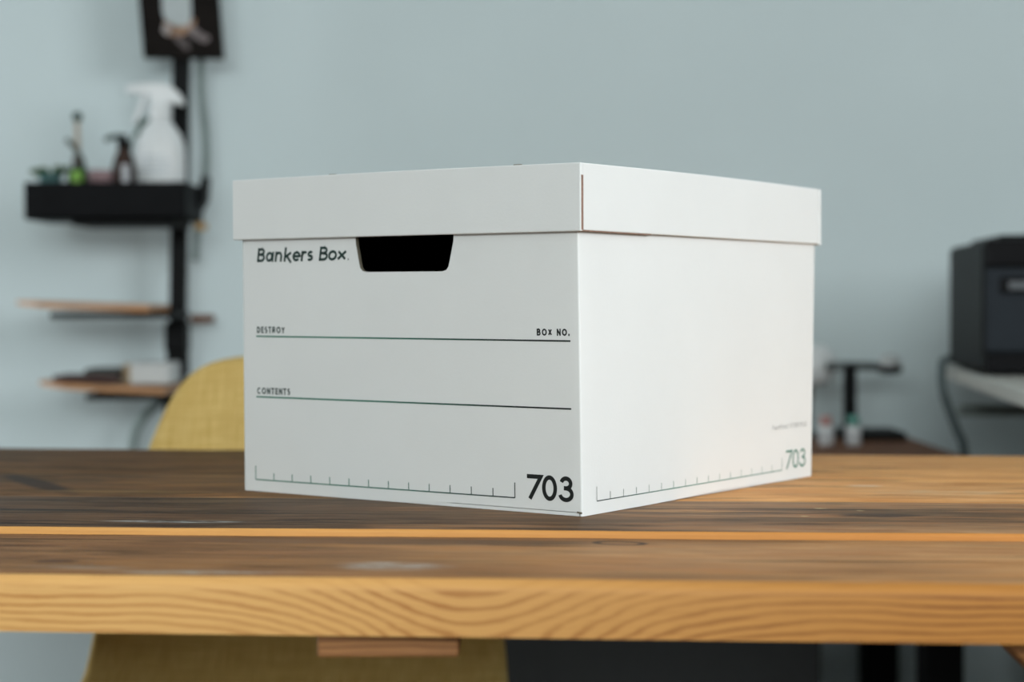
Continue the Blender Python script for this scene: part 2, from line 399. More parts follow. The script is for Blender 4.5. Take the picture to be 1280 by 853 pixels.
def uvbox(bm):
    uvl = bm.loops.layers.uv.new('metres')
    for f in bm.faces:
        for lp in f.loops: lp[uvl].uv = (lp.vert.co.x*1.0 + lp.vert.co.y*.2, lp.vert.co.z - .666)
    return bm
M['batten'] = wood_edge('batten_wood', 23, (0.40, 0.185, 0.065), (0.36, 0.16, 0.055), (0.20, 0.075, 0.025), (0.16, 0.06, 0.02), x0=-.06, amp=.01, wid=.05, freq=1300, contrast=.9)
for xc in (-.075, -.82, .535):
    hexa_b = bmesh.new()
    x0, x1 = xc-.0425, xc+.0425; y0 = L_front(xc)+.014; y1 = L_far(xc)-.05
    hexa(hexa_b, [(x0,y0,.666),(x1,y0,.666),(x1,y1,.666),(x0,y1,.666),(x0,y0,TB),(x1,y0,TB),(x1,y1,TB),(x0,y1,TB)])
    obj('batten', uvbox(hexa_b), M['batten'], table, bevel=.0015)
for xc in (-.82, .535):
    for yc in (L_front(xc)+.075, L_far(xc)-.12):
        obj('leg', uvbox(bx(xc-.035, xc+.035, yc-.035, yc+.035, 0, .666)), M['batten'], table, bevel=.003)
yb = L_front(.535)+.075
sgn = 1
for xc, sgn in ((.535, 1), (-.82, -1)):
    yb = L_front(xc)+.075
    a = xc - sgn*.035
    out = [(a - sgn*.215, TB), (a - sgn*.135, TB), (a, .546), (a, .466)]
    obj('knee_brace', uvbox(prism(out, 'y', yb-.025, yb+.025)), M['batten'], table, bevel=.002)

# ------------------------------------------------------------------ storage box
BX = thing('storage_box', 'white cardboard storage box with a lid and green-black print, standing on the plank table', 'box', (.05, 1.6, TZ))
yaw = 0.6286; W, D, H = 0.3407, 0.3767, 0.26
eL = Vector((-math.cos(yaw), math.sin(yaw), 0)); eR = Vector((math.sin(yaw), math.cos(yaw), 0))
nF = Vector((-math.sin(yaw), -math.cos(yaw), 0)); nS = Vector((math.cos(yaw), -math.sin(yaw), 0))
N0 = Vector((.049, 1.3523, TZ + .0002))
ZT = 0.2568
base_c = {'n': N0 + Vector((.0022, 0, 0)), 'l': N0 + eL*W + Vector((.0008, 0, 0)), 'r': N0 + eR*D + Vector((-.0015, 0, 0))}
top_c = {'n': N0 + Vector((-.0006, 0, ZT)), 'l': N0 + eL*W + Vector((0, 0, ZT)), 'r': N0 + eR*D + Vector((.0024, 0, ZT))}
base_c['b'] = base_c['l'] + base_c['r'] - base_c['n']; top_c['b'] = top_c['l'] + top_c['r'] - top_c['n']
def corner(k, z):
    t = z/ZT; return base_c[k]*(1-t) + top_c[k]*t
def PF(u, z, off=0.0):  return corner('n', z)*(1-u/W) + corner('l', z)*(u/W) + nF*off
def PS(v, z, off=0.0):  return corner('n', z)*(1-v/D) + corner('r', z)*(v/D) + nS*off
hole = [(.2156, .2160), (.2149, .2050), (.2118, .1900), (.2108, .1862), (.2085, .1836), (.2045, .1826), (.168, .1824), (.1275, .1822),
        (.1235, .1832), (.1212, .1858), (.1200, .1900), (.1162, .2050), (.1150, .2160)]
HT = .216
def body():
    bm = bmesh.new(); r = .0016
    def strip(fa, fb, zs, mi=0):
        for z0, z1 in zip(zs, zs[1:]):
            a0, b0 = (z0 if not isinstance(z0, tuple) else z0[0]), (z0 if not isinstance(z0, tuple) else z0[1])
            a1, b1 = (z1 if not isinstance(z1, tuple) else z1[0]), (z1 if not isinstance(z1, tuple) else z1[1])
            f = bm.faces.new([bm.verts.new(p) for p in (fa(a0), fb(b0), fb(b1), fa(a1))]); f.material_index = mi
    zl = [(.012, .012), (.05, .05), (.09, .09), (.13, .13), (.17, .17)]
    def zb(u): return .0002 + .0030*min(1, max(0, (.17-u)/.05))
    us = sorted({r, .01, .03, .06, .09, W-r, .24, .27, .30, .325} | {p[0] for p in hole}, reverse=True)
    hz = {p[0]: p[1] for p in hole}
    for off, mi in ((0, 0), (-.0036, 1)):
        for a, b in zip(us, us[1:]):
            fa = lambda z, a=a: PF(a, z, off); fb = lambda z, b=b: PF(b, z, off)
            z0 = (zb(a), zb(b))
            if a in hz and b in hz:
                strip(fa, fb, [z0] + zl + [(hz[a], hz[b])], mi)
                strip(fa, fb, [(HT, HT), (ZT, ZT)], mi)
            else: strip(fa, fb, [z0] + zl + [(.216, .216), (ZT, ZT)], mi)
    for a, b in list(zip(hole, hole[1:])) + [(hole[-1], hole[0])]:          # the cut rim of the handle hole
        f = bm.faces.new([bm.verts.new(p) for p in (PF(a[0], a[1]), PF(b[0], b[1]), PF(b[0], b[1], -.0036), PF(a[0], a[1], -.0036))])
        f.material_index = 2
    # front bottom edge of the sheet
    for a, b in zip(us, us[1:]):
        f = bm.faces.new([bm.verts.new(p) for p in (PF(a, zb(a)), PF(b, zb(b)), PF(b, zb(b), -.0036), PF(a, zb(a), -.0036))]); f.material_index = 0
    # right side, slightly lifted along the middle of its lower edge
    vs_ = [r, .02, .05, .09, .13, .17, .21, .25, .29, .33, .36, D-r]
    def vz(v): return .0002 + .0016*max(0, math.sin(PI*(v-.10)/.24))**2 if .10 < v < .34 else .0002
    def bow(v, z): return .0012*math.sin(PI*v/D)*math.sin(PI*min(1, z/.2))
    for a, b in zip(vs_, vs_[1:]):
        strip(lambda z, a=a: PS(a, z, bow(a, z)), lambda z, b=b: PS(b, z, bow(b, z)), [(vz(a), vz(b))] + zl + [(.216, .216), (ZT, ZT)])
        strip(lambda z, a=a: PS(a, z, -.0036), lambda z, b=b: PS(b, z, -.0036), [(.0002, .0002), (ZT, ZT)], 1)
    zs = [(.0002, .0002)] + zl + [(.216, .216), (ZT, ZT)]
    # folded vertical corner between the two visible sides
    def cc(k):
        def f(z):
            a = PI/2*k/4; c = corner('n', z) + eL*r + eR*r
            return c + nF*r*math.cos(a) + nS*r*math.sin(a)
        return f
    for k in range(4): strip(cc(k), cc(k+1), [(.0002, .0002)] + zl + [(.216, .216), (ZT, ZT)])
    # hidden sides, outer and inner
    for p, q, nn in (('l', 'b', eL), ('r', 'b', eR)):
        for off, mi in ((0, 0), (-.0036, 1)):
            e = r if p == 'r' and off == 0 else 0
            strip(lambda z: corner(p, z) + nn*off, lambda z: corner(q, z) + nn*off, zs, mi)
    strip(lambda z: PF(W-r, z), lambda z: corner('l', z) - nF*.0016, zs); strip(lambda z: PS(D-r, z), lambda z: corner('r', z) - nS*.0016, zs)
    bmesh.ops.remove_doubles(bm, verts=bm.verts, dist=.00002)
    return bm
bodyo = obj('box_body', body(), [M['card'], M['inside'], M['rim']], BX)
for p in bodyo.data.polygons: p.use_smooth = True
bodyo.data.set_sharp_from_angle(angle=math.radians(28))
bm = bmesh.new()
q = [PF(.003, 0, -.0004), PF(W-.003, 0, -.0004)]; back = -(D-.004)
pts = [q[0], q[1], q[1]+eR*(D-.005), q[0]+eR*(D-.005)]
hexa(bm, [p + Vector((0, 0, .0002)) for p in pts] + [p + Vector((0, 0, .0027)) for p in pts])
obj('bottom_flap', bm, M['card'], BX)
bm = bmesh.new()     # torn corner of the bottom fold
a = PF(.0045, .0026, .0003); bq = PF(.0004, .0022, .0003)
hexa(bm, [a - nF*.002, bq - nF*.002, bq, a] + [p + Vector((0, 0, .0012)) for p in (a - nF*.002, bq - nF*.002, bq, a)])
obj('torn_corner', bm, M['rim'], BX)

# lid
OH, LH, TH = .0057, .0501, .0036
zc = {'n': 0.0, 'l': .0012, 'r': -.0018, 'b': -.0006}
lc = {'n': N0 - eL*OH - eR*OH, 'l': N0 + eL*(W+OH) - eR*OH, 'r': N0 + eR*(D+OH) - eL*OH, 'b': N0 + eL*(W+OH) + eR*(D+OH)}
def LP(u, v, z):     # u along the front, v along the side, both 0..1
    p = lc['n'].lerp(lc['l'], u).lerp(lc['r'].lerp(lc['b'], u), v)
    zz = (zc['n']*(1-u) + zc['l']*u)*(1-v) + (zc['r']*(1-u) + zc['b']*u)*v
    return Vector((p.x, p.y, N0.z + z + zz))
LW, LD = W + 2*OH, D + 2*OH
def lidbox(u0, u1, v0, v1, z0, z1, nu=1, nv=1, crown=0.0, endmat=None):
    bm = bmesh.new()
    def P(u, v, z): return LP(u/LW, v/LD, z + (crown*math.sin(PI*u/LW)*.6 + crown*math.sin(PI*v/LD) if z > .255 else 0))
    grid = {}
    for i in range(nu+1):
        for j in range(nv+1):
            for k, z in enumerate((z0, z1)):
                grid[i, j, k] = bm.verts.new(P(u0 + (u1-u0)*i/nu, v0 + (v1-v0)*j/nv, z))
    for i in range(nu):
        for j in range(nv):
            for k in (0, 1): bm.faces.new((grid[i,j,k], grid[i+1,j,k], grid[i+1,j+1,k], grid[i,j+1,k]))
    for i in range(nu):
        for j in (0, nv): bm.faces.new((grid[i,j,0], grid[i+1,j,0], grid[i+1,j,1], grid[i,j,1]))
    for j in range(nv):
        for i in (0, nu):
            f = bm.faces.new((grid[i,j,0], grid[i,j+1,0], grid[i,j+1,1], grid[i,j,1]))
            if endmat is not None and i == endmat: f.material_index = 1
    return bm
lid = obj('lid', lidbox(TH-.0006, LW-TH+.0006, TH-.0006, LD-TH+.0006, H-.0042, H-.0002, 12, 12, crown=.0012), [M['card'], M['kraft']], BX)
obj('lid_flap', lidbox(0, LW, 0, TH, H-LH, H, 12, 1, crown=.0012), [M['card'], M['kraft']], lid, bevel=.0009)       # front flap, raw end at the near corner
obj('lid_flap', lidbox(.0007, .0007+TH, TH+.0003, LD-TH-.0004, H-LH+.0008, H, 1, 12, crown=.0012), [M['card'], M['kraft']], lid, bevel=.0009)
obj('lid_flap', lidbox(0, LW, LD-TH, LD, H-LH, H, 12, 1, crown=.0012), [M['card'], M['kraft']], lid, bevel=.0009)
obj('lid_flap', lidbox(LW-TH, LW, TH+.0004, LD-TH-.0004, H-LH, H, 1, 12, crown=.0012), [M['card'], M['kraft']], lid, bevel=.0009)
obj('raw_edge', lidbox(-.0001, .0009, .0009, TH+.0001, H-LH+.001, H-.009), M['kraft'], lid)['label'] = 'brown corrugated raw edge of the lid flap'
o = obj('raw_edge', lidbox(.0015, .0040, TH+.0006, .10, H-LH+.0002, H-LH+.0010), M['kraft'], lid)
for u in (.058, .242):
    obj('lid_tab', lidbox(u-.0035, u+.0035, .0012, .004, H-.001, H+.0011), M['rim'], lid, bevel=.0006)

# ---- print: a small stroke alphabet laid on the box faces
def arc(cx, cy, rx, ry, a0, a1, n=14):
    return [(cx + rx*math.cos(math.radians(a0 + (a1-a0)*i/n)), cy + ry*math.sin(math.radians(a0 + (a1-a0)*i/n))) for i in range(n+1)]
ell = arc(.5, .5, .5, .5, 0, 360, 32)
GL = {
 'B': [[(0,0),(0,1)], [(0,1),(.5,1)] + arc(.5,.77,.38,.23,90,-90) + [(0,.54)], [(0,.54),(.5,.54)] + arc(.5,.27,.5,.27,90,-90) + [(0,0)]],
 'a': [arc(.43,.5,.43,.5,0,360,32), [(1,0),(1,1)]], 'n': [[(0,0),(0,1)], arc(.5,.5,.5,.5,180,0) + [(1,0)]],
 'k': [[(0,0),(0,1.55)], [(.92,1),(.05,.42)], [(.28,.58),(1.06,-.32)]],
 'e': [[(0,.5),(1,.5)] + arc(.5,.5,.5,.5,0,315,26)], 'r': [[(0,0),(0,1)], arc(.55,.45,.55,.55,180,50)],
 's': [arc(.52,.74,.42,.26,35,270,16) + arc(.48,.26,.48,.26,90,-145,16)[1:]], 'o': [ell],
 'x': [[(0,0),(1,1)], [(0,1),(1,0)]],
 'D': [[(0,0),(0,1)], [(0,1),(.3,1)] + arc(.3,.5,.7,.5,90,-90) + [(0,0)]], 'E': [[(1,1),(0,1),(0,0),(1,0)], [(0,.52),(.9,.52)]],
 'T': [[(0,1),(1,1)], [(.5,0),(.5,1)]], 'R': [[(0,0),(0,1)], [(0,1),(.5,1)] + arc(.5,.75,.42,.25,90,-90) + [(0,.5)], [(.4,.5),(1,0)]],
 'Y': [[(0,1),(.5,.48),(1,1)], [(.5,.5),(.5,0)]], 'N': [[(0,0),(0,1)], [(0,1),(1,0)], [(1,0),(1,1)]], 'C': [arc(.55,.5,.55,.5,48,312,22)],
 'F': [[(1,1),(0,1),(0,0)], [(0,.52),(.85,.52)]], 't': [[(.5,0),(.5,1.4)], [(0,1),(1,1)]], 'l': [[(.5,0),(.5,1.5)]],
 'd': [ell, [(1,0),(1,1.5)]], 'I': [[(.5,0),(.5,1)]], 'L': [[(0,1),(0,0),(1,0)]], '/': [[(0,0),(1,1)]],
 '7': [[(0,1),(1,1),(.08,-.06)]], '0': [ell],
 '3': [arc(.48,.77,.42,.23,168,-92,20), arc(.46,.27,.54,.27,92,-170,22)],
 '.': [[(.5,-.02),(.5,.1)]],
}
GL['S'] = GL['s']; GL['O'] = GL['o']; GL['X'] = GL['x']
def ribbon(bm, pts, wd, place, closed=False):
    P = [Vector(p) for p in pts]; n = len(P)
    if (P[0]-P[-1]).length < 1e-7: closed = True; P = P[:-1]; n -= 1
    lo, hi = [], []
    for i in range(n):
        a = P[(i-1) % n] if (closed or i > 0) else None; c = P[(i+1) % n] if (closed or i < n-1) else None
        t1 = (P[i]-a).normalized() if a is not None else (c-P[i]).normalized()
        t2 = (c-P[i]).normalized() if c is not None else t1
        m = Vector((-(t1+t2).y, (t1+t2).x)); m = m.normalized() if m.length > 1e-6 else Vector((-t1.y, t1.x))
        k = 1/max(.45, m.dot(Vector((-t1.y, t1.x))))
        lo.append(bm.verts.new(place(*(P[i] - m*wd/2*k)))); hi.append(bm.verts.new(place(*(P[i] + m*wd/2*k))))
    for i in range(n if closed else n-1):
        j = (i+1) % n; bm.faces.new((lo[i], lo[j], hi[j], hi[i]))
def glyph(bm, ch, x0, x1, y0, y1, wd, place, slant=0.0):
    for st in GL[ch]:
        pts = []
        for x, y in st:
            X = x0 + wd/2 + x*(x1-x0-wd); Y = y0 + wd/2 + y*(y1-y0-wd)
            pts.append([X, Y])
        if pts[0] != pts[-1]:                      # square the ends that run along an axis
            for e, f in ((0, 1), (-1, -2)):
                d = (Vector(pts[e]) - Vector(pts[f])).normalized()
                if abs(d.x) < .06 or abs(d.y) < .06: pts[e] = [pts[e][0] + d.x*wd/2, pts[e][1] + d.y*wd/2]
        pts = [(X + (Y-y0)*slant, Y) for X, Y in pts]
        ribbon(bm, pts, wd, place)
OFFP = .00025
def onF(uleft):
    return lambda x, z: PF(uleft - x, z, OFFP)
def onS(x, z):
    return PS(x, z, OFFP + .0012*math.sin(PI*x/D)*math.sin(PI*min(1, z/.2)))
fdir = tuple(-eL)
ua = float(Vector((0, 0, 0)).dot(-eL))
uF = lambda u: float((PF(u, .1) - Vector(BX.location)).dot(-eL))
# objects keep world coordinates, so the tint runs along world position on the face
inkF = ink_mat('green_black_ink', (0.008, 0.17, 0.11), (0.008, 0.014, 0.014), float(PF(.24, .1).dot(-eL)), float(PF(.04, .1).dot(-eL)), fdir)
inkLogo = mat('dark_green_ink', (0.004, 0.034, 0.028), .5, var=.1, scale=400)
inkDark = mat('near_black_ink', (0.008, 0.012, 0.012), .5, var=.1, scale=400)
inkS = ink_mat('side_green_ink', (0.012, 0.03, 0.028), (0.03, 0.20, 0.14), float(PS(.02, .1).dot(eR)), float(PS(.15, .1).dot(eR)), tuple(eR))
inkPale = mat('pale_grey_ink', (0.42, 0.44, 0.44), .5, var=.1, scale=400)
# brand wordmark
bm = bmesh.new(); k = .0967e-3; pl = onF(.3241)
for ch, a, c in (('B',100,190),('a',201,292),('n',308,391),('k',413,506),('e',511,602),('r',610,682),('s',677,748),('B',816,912),('o',916,1013),('x',1016,1120)):
    glyph(bm, ch, (a-100)*k, (c-100)*k, .1923, .1923 + (.0116 if ch == 'B' else .0084), .0021, pl, .16)
ribbon(bm, [(x*.0011 + .1010, y*.0011 + .1925) for x, y in arc(0, .5, .6, .6, 0, 360, 12)], .0003, pl)
obj('printed_name', bm, inkLogo, bodyo)
def word(name, text, x0, x1, z0, z1, wd, place, m, widths=None, slant=0.0, gap=.28):
    bm = bmesh.new(); wt = {' ': .55, '.': .32, 'I': .3, 'E': .72, 'l': .3, 'T': .8, 'S': .78, 'O': 1.15, 'C': 1.0, 't': .6, 'r': .6, 's': .7, 'F': .7, 'L': .65, '/': .7}
    tot = sum(wt.get(c, .9) for c in text) + gap*(len(text)-1); x = x0; s = (x1-x0)/tot
    for c in text:
        cw = wt.get(c, .9)*s
        if c != ' ': glyph(bm, c, x, x+cw, z0, z1 if not c.islower() else z0 + (z1-z0)*.68, wd, place, slant)
        x += cw + gap*s
    return obj(name, bm, m, bodyo)
word('printed_word', 'DESTROY', 0, .0314, .1330, .1384, .0011, onF(.3247), inkLogo)
word('printed_word', 'BOX NO.', 0, .0296, .1332, .1384, .00115, onF(.0384), inkDark)
word('printed_word', 'CONTENTS', 0, .0373, .0820, .0874, .0011, onF(.3252), inkLogo)
def strokes(name, segs, place, m, n=12):
    bm = bmesh.new()
    for (xa, za, xb, zb_, wd) in segs:
        ribbon(bm, [(xa + (xb-xa)*i/n, za + (zb_-za)*i/n) for i in range(n+1)], wd, place)
    return obj(name, bm, m, bodyo)
strokes('printed_line', [(0, .1303, .3175, .1294, .0012)], onF(.3257), inkF)
strokes('printed_line', [(0, .0796, .3178, .0793, .0012)], onF(.3261), inkF)
zr = lambda i: .0100 + .0006*i/13
sg = [(0, .0100, .2674, .0106, .0009)]
for i in range(14):
    x = .2674*i/13; hh = .0115 if i in (0, 13) else .0062
    sg.append((x, zr(i), x, zr(i)+hh, .0008))
strokes('printed_ruler', sg, onF(.3279), inkF)
bm = bmesh.new(); pl = onF(.0492)
for ch, a, c in (('7', 0, .0142), ('0', .0137, .0272), ('3', .0290, .0420)):
    glyph(bm, ch, a, c, .0101, .0292, .0032, pl)
obj('printed_number', bm, inkDark, bodyo)
sg = [(.0197, .0100, .3183, .0100, .0007)]
for i in range(17):
    x = .0197 + .2986*i/16; hh = .0108 if i in (0, 16) else .0058
    sg.append((x, .0100, x, .0100+hh, .0005))
strokes('printed_ruler', sg, onS, inkS)
bm = bmesh.new()
for ch, a, c in (('7', .3257, .3380), ('0', .3385, .3505), ('3', .3525, .3640)): glyph(bm, ch, a, c, .0102, .0266, .0018, onS)
obj('printed_number', bm, inkS, bodyo)
word('printed_words', 'FastFold STOR/FILE', .299, .365, .0462, .0502, .0006, onS, inkPale, slant=.12)

# ------------------------------------------------------------------ mustard chair
CX = -.240
chair = thing('shell_chair', 'mustard yellow fabric shell chair tucked under the far side of the table', 'chair', (CX, 1.95, 0))
prof = [(1.60,.425,.205,.00,-.012),(1.64,.432,.225,.0,-.004),(1.75,.425,.238,.0,.012),(1.88,.415,.240,.0,.012),(1.99,.423,.238,.01,.018),(2.06,.448,.236,.02,.015),
        (2.10,.49,.235,.04,.005),(2.125,.55,.226,.06,.0),(2.15,.62,.211,.06,.0),(2.17,.67,.196,.055,.0),(2.187,.715,.183,.05,.0),(2.20,.755,.169,.042,.0),
        (2.208,.785,.152,.035,.0),(2.213,.803,.132,.028,.0),(2.215,.812,.108,.02,.0),(2.216,.8165,.075,.012,.0)]
bm = bmesh.new(); uvl = bm.loops.layers.uv.new('metres'); rows = []; NU = 24
s_acc = 0
for i, (y, z, hw, cf, cu) in enumerate(prof):
    if i: s_acc += math.hypot(y-prof[i-1][0], z-prof[i-1][1])
    row = []
    for j in range(NU+1):
        t = -1 + 2*j/NU
        row.append((bm.verts.new((CX + hw*t, y - cf*abs(t)**2.2, z + cu*abs(t)**2.2)), (hw*t, s_acc)))
    rows.append(row)
for a, b_ in zip(rows, rows[1:]):
    for j in range(NU):
        q = [a[j], a[j+1], b_[j+1], b_[j]]
        f = bm.faces.new([v for v, _ in q])
        for lp, (_, uv) in zip(f.loops, q): lp[uvl].uv = uv
sh = obj('seat_shell', bm, M['fabric'], chair, smooth=True)
md = sh.modifiers.new('thickness', 'SOLIDIFY'); md.thickness = .016; md.offset = -1
md = sh.modifiers.new('sub', 'SUBSURF'); md.levels = 1; md.render_levels = 1
for sx in (-1, 1):
    for y0, y1 in ((1.76, 1.68), (2.0, 2.1)):
        obj('leg', tube([(CX+sx*.13, y0, .42), (CX+sx*.21, y1, 0)], .014, 12, curve=False, rs=(.016, .011)), M['fabric_leg'], chair, smooth=True)
b = bmesh.new()
for sx in (-1, 1): tube([(CX+sx*.135, 1.76, .405), (CX-sx*.135, 2.0, .405)], .008, 8, b, False)
obj('under_frame', b, M['black'], chair)

# ------------------------------------------------------------------ wall post with shelves (left)
post = thing('shelf_post', 'slim black upright post on the pale wall carrying the tray and two small shelves', 'post', (-.575, 3.165, 0))
def postx(z): return -.5915 + .0215*z
b = bmesh.new(); hx, hy = .0138, .012
hexa(b, [(postx(0)+sx*hx, 3.165+sy*hy, 0) for sx, sy in ((-1,-1),(1,-1),(1,1),(-1,1))] + [(postx(2.5)+sx*hx, 3.165+sy*hy, 2.5) for sx, sy in ((-1,-1),(1,-1),(1,1),(-1,1))])
obj('upright', b, M['black'], post, bevel=.002)
for z in (.845, .72):
    obj('bracket', bx(postx(z)-.018, postx(z)+.018, 3.135, 3.18, z-.05, z+.0), M['black'], post, bevel=.003)
obj('lower_sleeve', bx(postx(.80)-.0172, postx(.80)+.0172, 3.149, 3.181, .752, .838), M['black'], post, bevel=.003)
def board(nm, x0, x1, z0, z1, th, lab, y0=2.97, y1=3.148):
    """thin round-ended board; z0 and z1 are the top heights at its two ends"""
    out = []; r = (y1-y0)/2; yc = (y0+y1)/2
    for k in range(13):
        a = PI/2 + PI*k/12; out.append((x0 + r*.8 + r*.8*math.cos(a), yc + r*math.sin(a)))
    out += [(x1, y0), (x1, y1)]
    bm = bmesh.new()
    zt = lambda x: z0 + (z1-z0)*(x-x0)/(x1-x0)
    th_ = lambda x: th*(.5 + .5*min(1, (x-x0)/.09))
    A = [bm.verts.new((x, y, zt(x)-th_(x))) for x, y in out]; B = [bm.verts.new((x, y, zt(x))) for x, y in out]
    bm.faces.new(A); bm.faces.new(B[::-1]); n = len(A)
    for i in range(n): bm.faces.new((A[i], B[i], B[(i+1) % n], A[(i+1) % n]))
    t = thing(nm, lab, 'shelf', ((x0+x1)/2, yc, z1-th))
    o = obj('board', bm, M['shelf'], t, bevel=.001)
    return t, zt
s1, _ = board('wooden_shelf', -.818, -.585, .8825, .8745, .0115, 'small bare wooden shelf with rounded end, the upper of the two on the black post')
obj('support_plate', bx(-.752, -.55, 3.0, 3.148, .853, .8629), M['black'], s1, bevel=.002)
obj('rear_stub', bx(-.556, -.518, 3.178, 3.22, .843, .857), M['desk'], s1, bevel=.004)
s2, zt2 = board('wooden_shelf', -.782, -.560, .7505, .740, .0105, 'lower wooden shelf on the black post, holding notebooks and a white box')
obj('support_plate', bx(-.70, -.555, 3.02, 3.148, .7185, .7290), M['black'], s2, bevel=.002)
# tray
tr = thing('tray', 'black open tray mounted on the post, holding bottles and the white sprayer', 'tray', (-.66, 3.06, 1.01))
b = bmesh.new(); x0, x1, y0, y1, z0, z1 = -.788, -.527, 2.985, 3.150, 1.0135, 1.074
box(b, x0, x1, y0, y1, z0, z0+.006)
box(b, x0, x1, y0, y0+.004, z0, z1); box(b, x0, x1, y1-.004, y1, z0, z1); box(b, x0, x0+.004, y0, y1, z0, z1); box(b, x1-.004, x1, y0, y1, z0, z1)
obj('tray_body', b, M['tray'], tr, bevel=.0015)
obj('support_plate', bx(-.715, -.548, 3.0, 3.15, 1.004, 1.0134), M['black'], tr, bevel=.002)
obj('side_hook', prism([(-.527,1.03),(-.515,1.05),(-.512,1.09),(-.520,1.092),(-.527,1.06)], 'y', 3.10, 3.145), M['black'], tr)
obj('wood_stub', bx(-.532, -.518, 3.1, 3.15, 1.001, 1.0125), mat('ochre_wood', (.5, .3, .1), .6), tr, bevel=.003)
TF = z0 + .006       # tray floor
# spray bottle
sx, sy = -.580, 3.055
sb = thing('spray_bottle', 'white trigger spray bottle with faint label, rightmost in the black tray', 'spray bottle', (sx, sy, TF))
obj('bottle', lathe([(.036,TF),(.0405,TF+.006),(.0405,1.125),(.039,1.140),(.034,1.155),(.025,1.168),(.0175,1.178),(.0165,1.186)], sx, sy, 0, 28), M['white'], sb, smooth=True)
obj('collar', lathe([(.0175,1.184),(.0185,1.187),(.0185,1.203),(.016,1.206)], sx, sy, 0, 24), M['white'], sb, smooth=True)
out = [(-.014,1.205),(-.017,1.222),(-.033,1.222),(-.046,1.224),(-.048,1.237),(-.030,1.240),(.0,1.241),(.018,1.237),(.032,1.224),(.040,1.210),(.038,1.203),(.022,1.207),(.014,1.205)]
obj('spray_head', prism([(sx+a, c) for a, c in out], 'y', sy-.012, sy+.012), M['white'], sb, bevel=.003)
obj('nozzle', bx(sx-.054, sx-.047, sy-.008, sy+.008, 1.224, 1.238), M['white'], sb, bevel=.002)
out = [(-.020,1.223),(-.029,1.223),(-.034,1.205),(-.043,1.184),(-.046,1.172),(-.041,1.172),(-.030,1.192),(-.024,1.208)]
obj('trigger', prism([(sx+a, c) for a, c in out], 'y', sy-.006, sy+.006), M['white'], sb, bevel=.002)
b = bmesh.new()
for z, ww in ((1.116,.5),(1.108,.7),(1.101,.65),(1.094,.7),(1.087,.55)):
    pts = [Vector((sx+.0408*math.sin(a), sy-.0408*math.cos(a), z)) for a in [ww*(-1+2*i/10) - .15 for i in range(11)]]
    for p, q in zip(pts, pts[1:]): b.faces.new([b.verts.new(v) for v in (p, q, q+Vector((0,0,.003)), p+Vector((0,0,.003)))])
obj('label_print', b, M['print_grey'], sb)
# green bottle with dropper
gx, gy = -.714, 3.05
gb = thing('dropper_bottle', 'small bottle of bright green liquid with dark clip and tall dropper in the black tray', 'bottle', (gx, gy, TF))
obj('bottle', lathe([(.0185,TF),(.0195,TF+.004),(.0195,1.092),(.015,1.100),(.008,1.105)], gx, gy, 0, 20), mat('dark_green_glass', (.012,.035,.025), .2, var=.1), gb, smooth=True)
obj('liquid_label', lathe([(.0105,1.072),(.0118,1.076),(.0118,1.092),(.0090,1.096)], gx, gy-.0105, 0, 20), mat('bright_green', (.20,.42,.05), .4, var=.2, scale=90), gb, smooth=True)
obj('collar', lathe([(.009,1.099),(.010,1.102),(.0095,1.118),(.006,1.124)], gx-.001, gy, 0, 16), mat('dark_brown_plastic', (.035,.022,.016), .4), gb, smooth=True)
obj('dropper_stem', lathe([(.0050,1.120),(.0045,1.180)], gx-.002, gy, 0, 12), mat('pale_beige_plastic', (.42,.36,.29), .5), gb, smooth=True)
obj('dropper_cap', lathe([(.006,1.178),(.0085,1.182),(.008,1.190),(.005,1.193)], gx-.002, gy, 0, 16), mat('dark_green_cap', (.02,.055,.045), .4), gb, smooth=True)
obj('clip', tube([(gx-.020, gy, 1.148), (gx-.008, gy-.004, 1.136), (gx+.004, gy-.008, 1.118), (gx+.010, gy-.006, 1.104)], .0045, 8), mat('dark_olive_plastic', (.03,.04,.025), .4), gb, smooth=True)
# amber pump bottle
ax, ay = -.643, 3.065
ab = thing('pump_bottle', 'dark amber pump bottle with a pale label and side spout, left of the white sprayer', 'bottle', (ax, ay, TF))
obj('bottle', lathe([(.019,TF),(.0205,TF+.004),(.0205,1.098),(.016,1.118),(.009,1.134),(.0085,1.140)], ax, ay, 0, 20), mat('amber_glass', (.045,.022,.016), .2, var=.1), ab, smooth=True)
b = bmesh.new(); pts = [Vector((ax+.006+.0207*math.sin(a)*.9, ay-.0212*math.cos(a), 0)) for a in [-.35+.09*i for i in range(9)]]
for p, q in zip(pts, pts[1:]): b.faces.new([b.verts.new(v) for v in (p+Vector((0,0,1.058)), q+Vector((0,0,1.058)), q+Vector((0,0,1.106)), p+Vector((0,0,1.106)))])
obj('label', b, mat('pale_lilac_label', (.50,.52,.55), .5), ab)
obj('pump', lathe([(.011,1.136),(.011,1.148),(.005,1.150),(.005,1.158)], ax, ay, 0, 16), M['black'], ab, smooth=True)
obj('spout', tube([(ax+.002, ay, 1.153), (ax-.012, ay, 1.154), (ax-.026, ay, 1.151), (ax-.030, ay, 1.146)], .0045, 8), mat('teal_black_plastic', (.02,.045,.04), .4), ab, smooth=True)
